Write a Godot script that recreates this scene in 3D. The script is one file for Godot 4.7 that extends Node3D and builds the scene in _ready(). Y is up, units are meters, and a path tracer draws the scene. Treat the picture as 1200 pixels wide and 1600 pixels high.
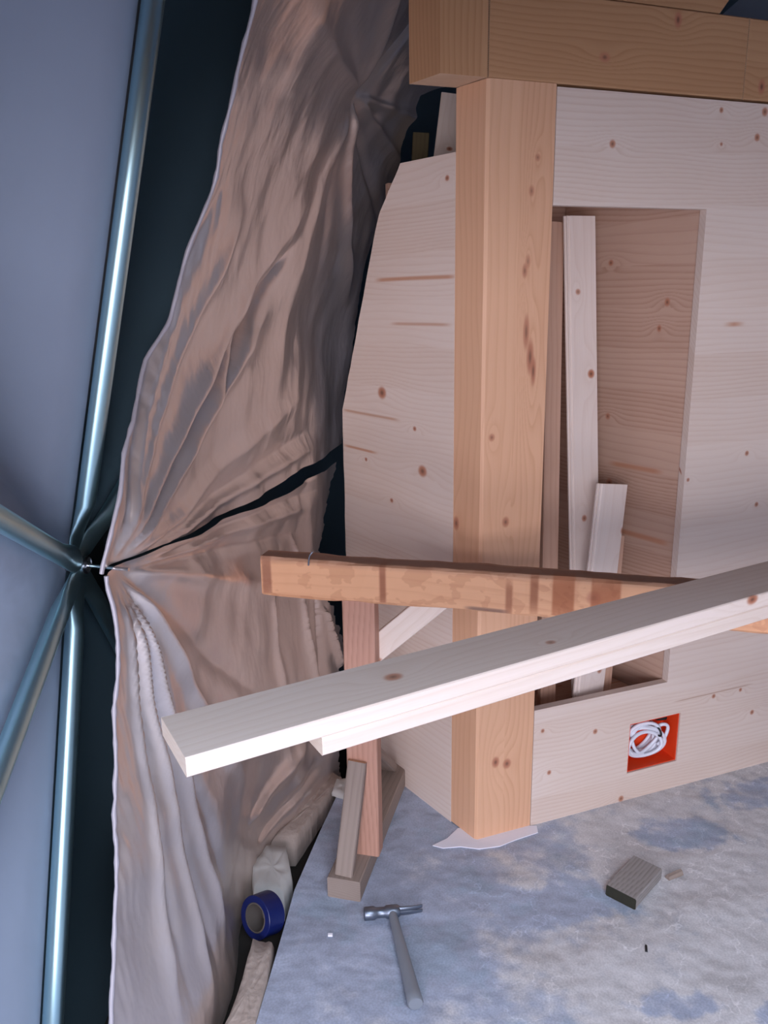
extends Node3D
# A corner inside a dome under construction: timber room, foil insulation, steel frame.

# wall frames (metres): right wall runs along WD, left wall recedes along WE
const WA := Vector3(0.412, 0.0, -2.038)
const WD := Vector3(0.9367, 0.0, -0.350)
const WN := Vector3(0.350, 0.0, 0.9367)
const LA := Vector3(0.182, 0.0, -2.063)
const WE := Vector3(-0.5807, 0.0, -0.8141)
const LN := Vector3(-0.8141, 0.0, 0.5807)
const HUB := Vector3(-0.556, 1.037, -1.394)
const PIN := Vector2(-1.364, 1.036)      # foil fixing at the hub, (z, y)
const PIN_UP := Vector2(-2.21, 1.979)    # foil fixing further up

var names := {}
var M := {}
var rng := RandomNumberGenerator.new()
var tubes: Array = []
var n_low := FastNoiseLite.new()
var n_mid := FastNoiseLite.new()

func _ready():
	rng.seed = 77
	n_low.seed = 5; n_low.frequency = 1.0; n_low.fractal_octaves = 3
	n_mid.seed = 9; n_mid.frequency = 1.0; n_mid.fractal_octaves = 2
	camera_and_light()
	materials()
	build_room()
	build_dome_wall()
	build_walls()
	build_foil()
	build_beams()
	build_trestle()
	build_planks()
	build_niche_boards()
	build_box()
	build_floor_things()
	build_edging()

# ------------------------------------------------------------------ camera, light
func camera_and_light():
	var cam := Camera3D.new()
	cam.name = "camera"
	cam.position = Vector3(0, 1.5, 0)
	cam.rotation_degrees = Vector3(-15.0, 0.0, -0.9)
	cam.fov = rad_to_deg(2.0 * atan(800.0 / 1264.0))
	cam.near = 0.02
	add_child(cam)
	cam.current = true
	var env := Environment.new()
	var sky := Sky.new()
	var sm := ProceduralSkyMaterial.new()
	sm.sky_top_color = Color(0.50, 0.62, 0.80)
	sm.sky_horizon_color = Color(0.80, 0.86, 0.93)
	sm.ground_horizon_color = Color(0.55, 0.54, 0.52)
	sm.ground_bottom_color = Color(0.42, 0.41, 0.39)
	sm.sky_energy_multiplier = 1.6
	sky.sky_material = sm
	env.background_mode = Environment.BG_SKY
	env.sky = sky
	env.tonemap_mode = Environment.TONE_MAPPER_LINEAR
	env.tonemap_exposure = 0.95
	env.sdfgi_enabled = true
	env.ssao_enabled = true
	env.ssil_enabled = true
	var we := WorldEnvironment.new()
	we.name = "world_environment"
	we.environment = env
	add_child(we)
	# daylight through the glazed opening behind the camera
	var al := AreaLight3D.new()
	al.name = "window_daylight"
	al.area_size = Vector2(1.9, 1.75)
	al.light_color = Color(0.975, 0.95, 1.0)
	al.light_energy = 12.0
	al.shadow_enabled = true
	al.position = Vector3(-0.25, 1.12, 2.50)
	add_child(al)
	# added fill above and behind the viewer, brightens plank tops and slab
	var rl := AreaLight3D.new()
	rl.name = "added_top_fill"
	rl.area_size = Vector2(1.5, 1.3)
	rl.light_color = Color(0.88, 0.93, 1.0)
	rl.light_energy = 12.0
	rl.shadow_enabled = true
	rl.position = Vector3(0.6, 2.93, 1.1)
	rl.rotation_degrees = Vector3(-90, 0, 0)
	add_child(rl)

# ------------------------------------------------------------------ naming helpers
func numbered(called: String) -> String:
	if not names.has(called):
		names[called] = 0
		return called
	names[called] += 1
	return "%s_%03d" % [called, names[called]]

func thing(called: String, label: String, category: String, at := Vector3.ZERO, group := "") -> Node3D:
	var o := Node3D.new()
	o.name = numbered(called)
	add_child(o)
	o.position = at
	o.set_meta("label", label)
	o.set_meta("category", category)
	if group != "":
		o.set_meta("group", group)
	return o

func part(called: String, mesh: Mesh, mats, parent: Node) -> MeshInstance3D:
	var o := MeshInstance3D.new()
	o.name = numbered(called) if parent == self else called
	o.mesh = mesh
	if mats is Array:
		for i in mini(mats.size(), mesh.get_surface_count()):
			o.set_surface_override_material(i, mats[i])
	else:
		for i in mesh.get_surface_count():
			o.set_surface_override_material(i, mats)
	parent.add_child(o, true)
	return o

func tag(o: Node, label: String, category: String, group := ""):
	o.set_meta("label", label)
	o.set_meta("category", category)
	if group != "":
		o.set_meta("group", group)

func struct(called: String, mesh: Mesh, mats, label := "", parent: Node = self) -> MeshInstance3D:
	var o := part(called, mesh, mats, parent)
	if parent == self:
		o.set_meta("kind", "structure")
		if label != "":
			o.set_meta("label", label)
			o.set_meta("category", called.get_slice("_", 0))
	return o

# ------------------------------------------------------------------ mesh helpers
func tri(st: SurfaceTool, a: Vector3, b: Vector3, c: Vector3, ua: Vector2, ub: Vector2, uc: Vector2, hint: Vector3):
	var nn := (c - a).cross(b - a)     # clockwise front faces
	if nn.dot(hint) < 0.0:
		var t := b; b = c; c = t
		var tu := ub; ub = uc; uc = tu
		nn = -nn
	nn = nn.normalized()
	for k in [[a, ua], [b, ub], [c, uc]]:
		st.set_normal(nn); st.set_uv(k[1]); st.add_vertex(k[0])

func quad(st: SurfaceTool, a: Vector3, b: Vector3, c: Vector3, d: Vector3, ua: Vector2, ub: Vector2, uc: Vector2, ud: Vector2, hint: Vector3):
	tri(st, a, b, c, ua, ub, uc, hint)
	tri(st, a, c, d, ua, uc, ud, hint)

func begin() -> SurfaceTool:
	var st := SurfaceTool.new()
	st.begin(Mesh.PRIMITIVE_TRIANGLES)
	return st

func rect_profile(h: float, w: float, ch: float) -> PackedVector2Array:
	# cross-section (y, z): y 0..h, z -w..0 with chamfered corners
	return PackedVector2Array([Vector2(ch, 0), Vector2(h - ch, 0), Vector2(h, -ch), Vector2(h, -w + ch), Vector2(h - ch, -w), Vector2(ch, -w), Vector2(0, -w + ch), Vector2(0, -ch)])

# Extrudes a (y, z) profile along +X; surface 0 = long faces (u along the grain), surface 1 = end grain.
func extrude(profile: PackedVector2Array, length: float, tu: float, tv: float, u0 := 0.0, v0 := 0.0, segs := 1, wob := 0.0, seed_ := 0) -> ArrayMesh:
	var st := begin()
	var n := profile.size()
	var mid := Vector2.ZERO
	for p in profile: mid += p
	mid /= n
	var ring := []
	for s in segs + 1:
		var x := length * s / segs
		var pts := []
		for i in n:
			var p := profile[i]
			if wob > 0.0:
				var k := n_low.get_noise_3d(x * 9.0 + seed_ * 13.0, i * 3.1, seed_) * wob
				var k2 := n_low.get_noise_3d(x * 3.0 - seed_ * 7.0, i * 5.7, 40.0) * wob
				p += (p - mid).normalized() * (k + k2)
			pts.append(Vector3(x, p.x, p.y))
		ring.append(pts)
	for s in segs:
		var per := 0.0
		for i in n:
			var j := (i + 1) % n
			var w := profile[i].distance_to(profile[j])
			var a: Vector3 = ring[s][i]; var b: Vector3 = ring[s][j]; var c: Vector3 = ring[s + 1][j]; var d: Vector3 = ring[s + 1][i]
			var e2 := profile[j] - profile[i]
			var o2 := Vector2(e2.y, -e2.x)
			if o2.dot((profile[i] + profile[j]) * 0.5 - mid) < 0.0 and n < 9: o2 = -o2
			var ua := Vector2(u0 + a.x / tu, v0 + per / tv); var ub := Vector2(u0 + a.x / tu, v0 + (per + w) / tv)
			var uc := Vector2(u0 + c.x / tu, v0 + (per + w) / tv); var ud := Vector2(u0 + c.x / tu, v0 + per / tv)
			quad(st, a, b, c, d, ua, ub, uc, ud, Vector3(0, o2.x, o2.y))
			per += w
	var mesh := st.commit()
	st = begin()
	var idx := Geometry2D.triangulate_polygon(profile)
	for s in [0, segs]:
		for t in range(0, idx.size(), 3):
			var q := [ring[s][idx[t]], ring[s][idx[t + 1]], ring[s][idx[t + 2]]]
			tri(st, q[0], q[1], q[2], Vector2(q[0].z, q[0].y) * 9.0, Vector2(q[1].z, q[1].y) * 9.0, Vector2(q[2].z, q[2].y) * 9.0, Vector3(-1 if s == 0 else 1, 0, 0))
	st.commit(mesh)
	return mesh

# A flat slab: polygon in (x, y), front face at z1, back at z0. UV = (x, y) * scale + offset
func slab(poly: PackedVector2Array, z0: float, z1: float, us: Vector2, uo := Vector2.ZERO) -> ArrayMesh:
	var st := begin()
	var idx := Geometry2D.triangulate_polygon(poly)
	for zz in [z0, z1]:
		for t in range(0, idx.size(), 3):
			var p := [poly[idx[t]], poly[idx[t + 1]], poly[idx[t + 2]]]
			tri(st, Vector3(p[0].x, p[0].y, zz), Vector3(p[1].x, p[1].y, zz), Vector3(p[2].x, p[2].y, zz), p[0] * us + uo, p[1] * us + uo, p[2] * us + uo, Vector3(0, 0, -1.0 if zz == z0 else 1.0))
	var area := 0.0
	for i in poly.size():
		var a := poly[i]; var b := poly[(i + 1) % poly.size()]
		area += a.x * b.y - b.x * a.y
	for i in poly.size():
		var a := poly[i]; var b := poly[(i + 1) % poly.size()]
		var o := Vector2(b.y - a.y, a.x - b.x) * signf(area)
		quad(st, Vector3(a.x, a.y, z1), Vector3(b.x, b.y, z1), Vector3(b.x, b.y, z0), Vector3(a.x, a.y, z0), a * us + uo, b * us + uo, b * us + uo + Vector2(0.02, 0.02), a * us + uo + Vector2(0.02, 0.02), Vector3(o.x, o.y, 0))
	return st.commit()

# A plate on a grid of cuts; cells listed in holes stay open.
func plate(xs: Array, ys: Array, holes: Array, z0: float, z1: float, us: Vector2, uo := Vector2.ZERO) -> ArrayMesh:
	var st := begin()
	var nx := xs.size() - 1
	var ny := ys.size() - 1
	var solid := func(i, j): return i >= 0 and j >= 0 and i < nx and j < ny and not holes.has(Vector2i(i, j))
	for i in nx:
		for j in ny:
			if not solid.call(i, j): continue
			var x0: float = xs[i]; var x1: float = xs[i + 1]; var y0: float = ys[j]; var y1: float = ys[j + 1]
			for zz in [z0, z1]:
				quad(st, Vector3(x0, y0, zz), Vector3(x1, y0, zz), Vector3(x1, y1, zz), Vector3(x0, y1, zz), Vector2(x0, y0) * us + uo, Vector2(x1, y0) * us + uo, Vector2(x1, y1) * us + uo, Vector2(x0, y1) * us + uo, Vector3(0, 0, -1.0 if zz == z0 else 1.0))
			for e in [[-1, 0], [1, 0], [0, -1], [0, 1]]:
				if solid.call(i + e[0], j + e[1]): continue
				var p: Vector2; var q: Vector2
				if e[0] != 0:
					var x := x1 if e[0] > 0 else x0
					p = Vector2(x, y0); q = Vector2(x, y1)
				else:
					var y := y1 if e[1] > 0 else y0
					p = Vector2(x0, y); q = Vector2(x1, y)
				var t := Vector2(0.015, 0.015)
				quad(st, Vector3(p.x, p.y, z1), Vector3(q.x, q.y, z1), Vector3(q.x, q.y, z0), Vector3(p.x, p.y, z0), p * us + uo, q * us + uo, q * us + uo + t, p * us + uo + t, Vector3(e[0], e[1], 0))
	return st.commit()

func sweep(path: Array, radii, sides := 10, cap := true) -> ArrayMesh:
	# round tube along points; radii a number, or an array of Vector2(side, normal) half-widths
	var st := begin()
	st.set_smooth_group(0)
	var n := path.size()
	var rings := []
	var up := Vector3(0.12, 0.97, 0.2).normalized()
	var u := Vector3.ZERO
	for i in n:
		var t: Vector3 = (path[mini(i + 1, n - 1)] - path[maxi(i - 1, 0)]).normalized()
		if i == 0:
			u = up.cross(t)
			if u.length() < 0.05: u = Vector3(1, 0, 0).cross(t)
			u = u.normalized()
		else:
			u = (u - t * u.dot(t)).normalized()
		var v := t.cross(u)
		var r: Vector2 = Vector2(radii, radii) if (radii is float) else radii[i]
		var pts := []
		for k in sides:
			var a := TAU * k / sides
			pts.append(path[i] + u * cos(a) * r.x + v * sin(a) * r.y)
		rings.append(pts)
	for i in n - 1:
		for k in sides:
			var k2 := (k + 1) % sides
			var hint: Vector3 = rings[i][k] + rings[i][k2] - path[i] * 2.0
			var q := [rings[i][k], rings[i][k2], rings[i + 1][k2], rings[i + 1][k]]
			var nn: Vector3 = (q[2] - q[0]).cross(q[1] - q[0])
			var order := [0, 1, 2, 0, 2, 3] if nn.dot(hint) >= 0.0 else [0, 2, 1, 0, 3, 2]
			for o in order:
				st.set_uv(Vector2(float(k) / sides, float(i) / n)); st.add_vertex(q[o])
	if cap:
		for e in [0, n - 1]:
			var out: Vector3 = path[0] - path[1] if e == 0 else path[n - 1] - path[n - 2]
			for k in sides:
				var k2 := (k + 1) % sides
				var q := [path[e], rings[e][k], rings[e][k2]]
				var nn: Vector3 = (q[2] - q[0]).cross(q[1] - q[0])
				st.set_smooth_group(1)
				for o in ([0, 1, 2] if nn.dot(out) >= 0.0 else [0, 2, 1]):
					st.set_uv(Vector2.ZERO); st.add_vertex(q[o])
				st.set_smooth_group(0)
	st.generate_normals()
	return st.commit()

func smooth_path(pts: Array) -> Array:
	var out := []
	var n := pts.size()
	for i in n - 1:
		for k in 6:
			out.append(pts[i].cubic_interpolate(pts[i + 1], pts[maxi(i - 1, 0)], pts[mini(i + 2, n - 1)], k / 6.0))
	out.append(pts[n - 1])
	return out

func lathe(profile: Array, sides := 20) -> ArrayMesh:
	# profile of Vector2(radius, x) turned about the X axis
	var path := []; var rad := []
	for p in profile:
		path.append(Vector3(p.y, 0, 0)); rad.append(Vector2(p.x, p.x))
	return sweep(path, rad, sides, true)

func place(o: Node3D, origin: Vector3, x: Vector3, y: Vector3, z: Vector3):
	o.transform = Transform3D(Basis(x, y, z), origin)

# ------------------------------------------------------------------ textures
func wood(w: int, h: int, len_m: float, wid_m: float, light: Color, dark: Color, lam: float, freq: float, knots: Array, seed_: int, gs := 0.55, streaks: Array = [], stains := 0.0) -> ImageTexture:
	var n1 := FastNoiseLite.new(); n1.seed = seed_; n1.frequency = 1.0; n1.fractal_octaves = 2
	var n2 := FastNoiseLite.new(); n2.seed = seed_ + 3; n2.frequency = 1.0; n2.fractal_octaves = 2
	var data := PackedByteArray()
	data.resize(w * h * 3)
	var knot_col := Color(0.46, 0.30, 0.23)
	for py in h:
		var v := (py + 0.5) / h * wid_m
		var li := int(floor(v / lam)) if lam > 0.0 else 0
		var r0 := fposmod(sin(li * 12.9898 + seed_) * 43758.5453, 1.0)
		var near := []
		for k in knots:
			if absf(v - k[1]) < maxf(0.10, k[3] * 6.0): near.append(k)
		var fl := freq * (0.55 + 0.9 * r0)
		for px in w:
			var u := (px + 0.5) / w * len_m
			var warp := n1.get_noise_2d(u * 1.3 + li * 17.0, v * 4.0 + li * 31.0)
			var ring := (v + 0.02 * warp) * fl + li * 3.71
			for k in near:
				var du: float = (u - k[0]) / (k[2] * 7.0)
				var dv: float = (v - k[1]) / (k[3] * 3.2)
				var ee := du * du + dv * dv
				if ee < 6.0: ring += 1.9 * exp(-ee)
			var t := ring - floorf(ring)
			var s := t * t * t * (1.0 - smoothstep(0.88, 1.0, t))
			var fib := n2.get_noise_2d(u * 7.0, v * 330.0)
			var m := clampf(s * gs * (0.6 + 0.8 * r0) + fib * 0.09 + warp * 0.14 + (r0 - 0.5) * 0.22 + 0.1, 0.0, 1.0)
			var cr := lerpf(light.r, dark.r, m); var cg := lerpf(light.g, dark.g, m); var cb := lerpf(light.b, dark.b, m)
			for k in near:
				var du: float = (u - k[0]) / k[2]
				var dv: float = (v - k[1]) / k[3]
				var dd := sqrt(du * du + dv * dv)
				if dd < 1.8:
					var f := (1.0 - smoothstep(0.75, 1.8, dd)) * float(k[4])
					var inner := 1.0 - 0.35 * smoothstep(0.0, 0.8, dd)
					cr = lerpf(cr, knot_col.r / inner, f); cg = lerpf(cg, knot_col.g / inner, f); cb = lerpf(cb, knot_col.b / inner, f)
			for q in streaks:   # resin streaks: u0, u1, v, half height, colour
				if u > q[0] and u < q[1]:
					var dv: float = absf(v - q[2] - 0.003 * warp) / q[3]
					if dv < 1.5:
						var f: float = (1.0 - smoothstep(0.3, 1.5, dv)) * smoothstep(0.0, float(q[5]) if q.size() > 5 else 0.05, minf(u - q[0], q[1] - u)) * 0.65
						var qc: Color = q[4]
						cr = lerpf(cr, qc.r, f); cg = lerpf(cg, qc.g, f); cb = lerpf(cb, qc.b, f)
			if stains > 0.0:   # dried concrete slurry and water stains with an outline
				var a := n1.get_noise_2d(u * 11.0 + 50.0, v * 14.0) + 0.5 * n1.get_noise_2d(u * 30.0, v * 40.0 + 9.0)
				var f := smoothstep(0.22, 0.27, a) * stains
				cr = lerpf(cr, 0.50, f); cg = lerpf(cg, 0.26, f); cb = lerpf(cb, 0.15, f)
			var at := (py * w + px) * 3
			data[at] = int(clampf(cr, 0, 1) * 255.0); data[at + 1] = int(clampf(cg, 0, 1) * 255.0); data[at + 2] = int(clampf(cb, 0, 1) * 255.0)
	var im := Image.create_from_data(w, h, false, Image.FORMAT_RGB8, data)
	im.generate_mipmaps()
	return ImageTexture.create_from_image(im)

func noise_normal(size: int, freq: float, strength: float, seed_: int, kind := FastNoiseLite.TYPE_SIMPLEX_SMOOTH, stretch := 1.0) -> ImageTexture:
	var nz := FastNoiseLite.new()
	nz.seed = seed_; nz.noise_type = kind; nz.frequency = freq; nz.fractal_octaves = 4
	var im := nz.get_seamless_image(size, int(size * stretch))
	if stretch != 1.0: im.resize(size, size)
	im.convert(Image.FORMAT_RGBA8)
	im.bump_map_to_normal_map(strength)
	return ImageTexture.create_from_image(im)

func mat(col: Color, rough: float, metal := 0.0) -> StandardMaterial3D:
	var m := StandardMaterial3D.new()
	m.albedo_color = col
	m.roughness = rough
	m.metallic = metal
	return m

func tex_mat(t: Texture2D, rough: float, tint := Color.WHITE) -> StandardMaterial3D:
	var m := mat(tint, rough)
	m.albedo_texture = t
	return m

func floor_texture() -> ImageTexture:
	# 1.8 x 1.5 m of slab, x -0.4..1.4, z -2.7..-1.2
	var w := 1080; var h := 900
	var data := PackedByteArray(); data.resize(w * h * 3)
	var n1 := FastNoiseLite.new(); n1.seed = 21; n1.frequency = 1.0; n1.fractal_octaves = 4
	var n2 := FastNoiseLite.new(); n2.seed = 33; n2.frequency = 1.0; n2.fractal_octaves = 3
	var slate := Color(0.655, 0.685, 0.755); var teal := Color(0.56, 0.625, 0.69); var dust := Color(0.80, 0.785, 0.78)
	# swept bare spots in the dust: x, z, radius x, radius z
	var bare := [[0.83, -1.99, 0.13, 0.08], [1.15, -2.18, 0.16, 0.10], [0.97, -1.68, 0.08, 0.05], [0.42, -1.73, 0.17, 0.09], [0.62, -1.42, 0.12, 0.04], [0.86, -1.38, 0.12, 0.07]]
	for py in h:
		var z := -2.7 + 1.5 * (py + 0.5) / h
		for px in w:
			var x := -0.4 + 1.8 * (px + 0.5) / w
			var a := n1.get_noise_2d(x * 3.0, z * 3.4)
			var b := n2.get_noise_2d(x * 16.0, z * 16.0)
			var g := n2.get_noise_2d(x * 150.0, z * 150.0)
			var k := smoothstep(0.05, 0.75, x + 0.25 * (z + 1.9) + 0.35 * a) + 0.25 * a
			for s in bare:
				var dx: float = (x - s[0]) / s[2]; var dz: float = (z - s[1]) / s[3]
				k -= 0.7 * (1.0 - smoothstep(0.5, 1.2, sqrt(dx * dx + dz * dz) + 0.55 * a + 0.25 * b))
			var f := smoothstep(0.1, 0.95, k + 0.35 * b + 0.10 * g)
			var base := slate.lerp(teal, clampf(smoothstep(0.1, 0.5, -a + 0.3 * b) * 0.55, 0, 1))
			var c := base.lerp(dust, f * 0.92)
			var spec := 1.0 + 0.10 * g + 0.06 * b
			var ridge := absf(n1.get_noise_2d(x * 4.0 + 9.0, z * 5.0 - 3.0) + 0.15 * b)
			if ridge < 0.012 and x > 0.2: spec *= 1.10
			var at := (py * w + px) * 3
			data[at] = int(clampf(c.r * spec, 0, 1) * 255.0); data[at + 1] = int(clampf(c.g * spec, 0, 1) * 255.0); data[at + 2] = int(clampf(c.b * spec, 0, 1) * 255.0)
	var im := Image.create_from_data(w, h, false, Image.FORMAT_RGB8, data)
	im.generate_mipmaps()
	return ImageTexture.create_from_image(im)

func materials():
	var pale := Color(0.895, 0.825, 0.775); var pale_d := Color(0.80, 0.68, 0.60)
	var resin := Color(0.72, 0.47, 0.34)
	# right wall: u = s (0..1.0 m), v from the top (1.96 m)
	var kr := []
	for q in [[0.158, 1.841, 1.0], [0.597, 1.876, 1.0], [0.475, 1.933, 0.7], [0.614, 1.937, 1.1], [0.484, 1.855, 0.5], [0.67, 1.048, 0.8], [0.726, 0.891, 0.8], [0.468, 0.989, 0.6], [0.029, 0.303, 0.7], [0.207, 0.262, 0.9], [0.056, 0.163, 0.8], [0.315, 0.010, 1.1], [0.637, 0.289, 0.8], [0.742, 0.29, 0.7], [0.80, 0.20, 0.9]]:
		kr.append([q[0], 1.96 - q[1], 0.0062 * q[2], 0.0068 * q[2], 0.85])
	M.right = tex_mat(wood(560, 1090, 1.0, 1.96, pale, pale_d, 0.125, 62.0, kr, 11, 0.36, [[0.535, 0.625, 1.96 - 1.409, 0.006, resin], [0.50, 0.90, 1.96 - 0.62, 0.003, Color(0.68, 0.53, 0.44)], [0.47, 0.80, 1.96 - 0.30, 0.002, Color(0.68, 0.53, 0.44)]]), 0.62)
	# left wall: u = 0.6 - s, v from the top (1.84)
	var kl := []
	for q in [[0.314, 1.231, 1.3], [0.129, 1.033, 1.2], [0.163, 1.146, 0.5], [0.402, 1.024, 0.45], [0.274, 0.922, 0.5], [0.03, 1.77, 0.5]]:
		kl.append([0.6 - q[0], 1.84 - q[1], 0.011 * q[2], 0.0095 * q[2], 0.9])
	M.left = tex_mat(wood(360, 1000, 0.6, 1.84, pale, pale_d, 0.118, 66.0, kl, 29, 0.38, [[0.25, 0.62, 1.84 - 1.54, 0.005, resin], [0.32, 0.60, 1.84 - 1.425, 0.004, Color(0.75, 0.56, 0.46)], [0.06, 0.38, 1.84 - 1.160, 0.004, Color(0.74, 0.55, 0.44)], [0.06, 0.27, 1.84 - 1.052, 0.004, resin]]), 0.62)
	# niche lining
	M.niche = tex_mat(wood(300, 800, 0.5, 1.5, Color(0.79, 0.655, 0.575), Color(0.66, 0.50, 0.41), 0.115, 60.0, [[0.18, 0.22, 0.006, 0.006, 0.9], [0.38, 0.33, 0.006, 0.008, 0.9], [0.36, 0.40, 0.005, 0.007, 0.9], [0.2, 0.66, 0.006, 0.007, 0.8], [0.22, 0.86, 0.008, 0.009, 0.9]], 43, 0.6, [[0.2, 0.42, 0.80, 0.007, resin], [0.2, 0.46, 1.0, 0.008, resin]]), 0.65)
	# post: u from the floor up (1.96 m), v across left face then front face (0.285 m)
	var kp := [[0.929, 0.107 + 0.069, 0.010, 0.007, 0.8], [0.222, 0.107 + 0.092, 0.011, 0.009, 0.9], [0.235, 0.107 + 0.056, 0.012, 0.008, 0.9], [1.152, 0.107 + 0.024, 0.007, 0.006, 0.7], [1.548, 0.107 + 0.104, 0.012, 0.005, 0.7], [1.57, 0.107 + 0.112, 0.012, 0.005, 0.5], [1.727, 0.107 + 0.116, 0.009, 0.005, 0.6], [0.913, 0.012, 0.013, 0.008, 0.85], [1.405, 0.107 + 0.113, 0.03, 0.006, 0.75], [1.345, 0.107 + 0.126, 0.03, 0.007, 0.85], [1.31, 0.107 + 0.136, 0.025, 0.005, 0.9], [1.80, 0.107 + 0.13, 0.006, 0.005, 0.6]]
	M.post = tex_mat(wood(1100, 170, 1.96, 0.285, Color(0.885, 0.695, 0.555), Color(0.775, 0.555, 0.415), 0.095, 75.0, kp, 61, 0.55, [[1.648, 1.659, 0.13, 0.03, Color(0.62, 0.42, 0.32)]]), 0.55)
	M.beam = tex_mat(wood(700, 240, 1.2, 0.42, Color(0.76, 0.585, 0.43), Color(0.65, 0.46, 0.31), 0.21, 60.0, [[0.50, 0.155, 0.008, 0.013, 1.0], [0.30, 0.06, 0.011, 0.008, 0.8], [0.86, 0.12, 0.01, 0.008, 0.8]], 71, 0.55), 0.6)
	M.plank = tex_mat(wood(900, 160, 1.6, 0.29, Color(0.915, 0.85, 0.80), Color(0.79, 0.68, 0.59), 0.0, 70.0, [[0.335, 0.085, 0.011, 0.008, 0.75], [0.62, 0.06, 0.007, 0.005, 0.6], [1.08, 0.02, 0.011, 0.007, 1.0], [1.32, 0.1, 0.008, 0.006, 0.7], [0.10, 0.21, 0.007, 0.006, 0.7]], 83, 0.34), 0.6)
	M.lining = tex_mat(wood(800, 150, 1.45, 0.26, Color(0.92, 0.86, 0.82), Color(0.80, 0.69, 0.62), 0.0, 60.0, [[0.28, 0.05, 0.006, 0.006, 0.7], [0.55, 0.05, 0.007, 0.006, 0.8], [0.97, 0.02, 0.009, 0.008, 1.0], [1.2, 0.06, 0.006, 0.006, 0.7]], 97, 0.32), 0.55)
	M.batten = tex_mat(wood(500, 90, 1.4, 0.2, Color(0.80, 0.65, 0.56), Color(0.66, 0.48, 0.39), 0.0, 80.0, [[0.22, 0.02, 0.005, 0.005, 0.8]], 99, 0.5), 0.6)
	M.old = tex_mat(wood(1000, 220, 1.6, 0.34, Color(0.88, 0.665, 0.505), Color(0.70, 0.455, 0.31), 0.0, 60.0, [[0.80, 0.05, 0.012, 0.012, 0.7]], 103, 0.4, [[-1.0, 9.0, 0.121, 0.030, Color(0.40, 0.31, 0.29), 0.007], [0.300, 0.322, 0.045, 0.06, Color(0.50, 0.27, 0.18), 0.007], [0.60, 0.622, 0.035, 0.04, Color(0.56, 0.33, 0.22), 0.007], [0.655, 0.68, 0.055, 0.05, Color(0.52, 0.29, 0.18), 0.007], [0.705, 0.76, 0.05, 0.06, Color(0.58, 0.30, 0.16), 0.007], [0.79, 0.86, 0.05, 0.05, Color(0.60, 0.32, 0.18), 0.007], [0.0, 0.03, 0.045, 0.06, Color(0.52, 0.32, 0.24), 0.007], [0.50, 0.62, 0.003, 0.005, Color(0.40, 0.30, 0.27), 0.03]], 0.12), 0.7)
	M.leg = tex_mat(wood(500, 120, 1.0, 0.32, Color(0.78, 0.60, 0.52), Color(0.62, 0.44, 0.36), 0.0, 60.0, [], 107, 0.5), 0.7)
	M.grey_wood = tex_mat(wood(400, 120, 0.6, 0.26, Color(0.60, 0.535, 0.49), Color(0.45, 0.39, 0.355), 0.0, 70.0, [], 109, 0.5), 0.75)
	M.endgrain = tex_mat(wood(160, 160, 0.3, 0.3, Color(0.86, 0.73, 0.61), Color(0.66, 0.49, 0.36), 0.0, 90.0, [], 113, 0.8), 0.8)
	M.olive = tex_mat(wood(120, 60, 0.6, 0.26, Color(0.42, 0.37, 0.25), Color(0.30, 0.25, 0.17), 0.0, 70.0, [], 121, 0.5), 0.8)
	M.block = tex_mat(wood(160, 100, 0.6, 0.26, Color(0.64, 0.615, 0.60), Color(0.47, 0.44, 0.42), 0.0, 70.0, [], 125, 0.6), 0.85)
	M.endgrain_pale = tex_mat(wood(96, 96, 0.3, 0.3, Color(0.93, 0.86, 0.79), Color(0.84, 0.72, 0.61), 0.0, 90.0, [], 119, 0.6), 0.8)
	M.endgrain_dark = tex_mat(wood(96, 96, 0.3, 0.3, Color(0.20, 0.19, 0.13), Color(0.10, 0.10, 0.07), 0.0, 90.0, [], 117, 0.8), 0.85)
	M.floor = tex_mat(floor_texture(), 0.72)
	M.floor.normal_enabled = true
	M.floor.normal_texture = noise_normal(512, 0.012, 5.0, 8)
	M.floor.normal_scale = 0.8
	M.foil = mat(Color(0.88, 0.825, 0.795), 0.29, 0.73)
	M.foil.normal_enabled = true
	M.foil.normal_texture = noise_normal(512, 0.016, 7.0, 14, FastNoiseLite.TYPE_SIMPLEX_SMOOTH, 0.5)
	M.foil.normal_scale = 0.2
	M.foil_edge = mat(Color(0.70, 0.675, 0.70), 0.4, 0.1)
	M.cover = mat(Color(0.585, 0.63, 0.70), 0.55)
	M.cover.normal_enabled = true
	M.cover.normal_texture = noise_normal(256, 0.02, 2.0, 19)
	M.cover.normal_scale = 0.3
	M.cover_shade = mat(Color(0.30, 0.385, 0.425), 0.6)  # same cover, with the shade beside the foil put into the colour
	M.steel = mat(Color(0.72, 0.86, 0.89), 0.36, 1.0)
	M.bolt = mat(Color(0.85, 0.86, 0.88), 0.25, 1.0)
	M.plaster = mat(Color(0.80, 0.79, 0.77), 0.85)
	M.dirt = mat(Color(0.16, 0.145, 0.13), 0.95)
	M.foam = mat(Color(0.70, 0.64, 0.60), 0.9)
	M.foam.normal_enabled = true
	M.foam.normal_texture = noise_normal(256, 0.03, 2.0, 23)
	M.paper = mat(Color(0.93, 0.92, 0.95), 0.8)
	M.orange = mat(Color(0.90, 0.27, 0.11), 0.45)
	M.cable = mat(Color(0.90, 0.90, 0.93), 0.4)
	M.black = mat(Color(0.05, 0.05, 0.06), 0.5)
	M.blue = mat(Color(0.06, 0.11, 0.34), 0.35)
	M.card = mat(Color(0.34, 0.31, 0.29), 0.85)
	M.handle = mat(Color(0.50, 0.52, 0.55), 0.42)
	M.head = mat(Color(0.50, 0.53, 0.58), 0.38, 0.9)
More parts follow.
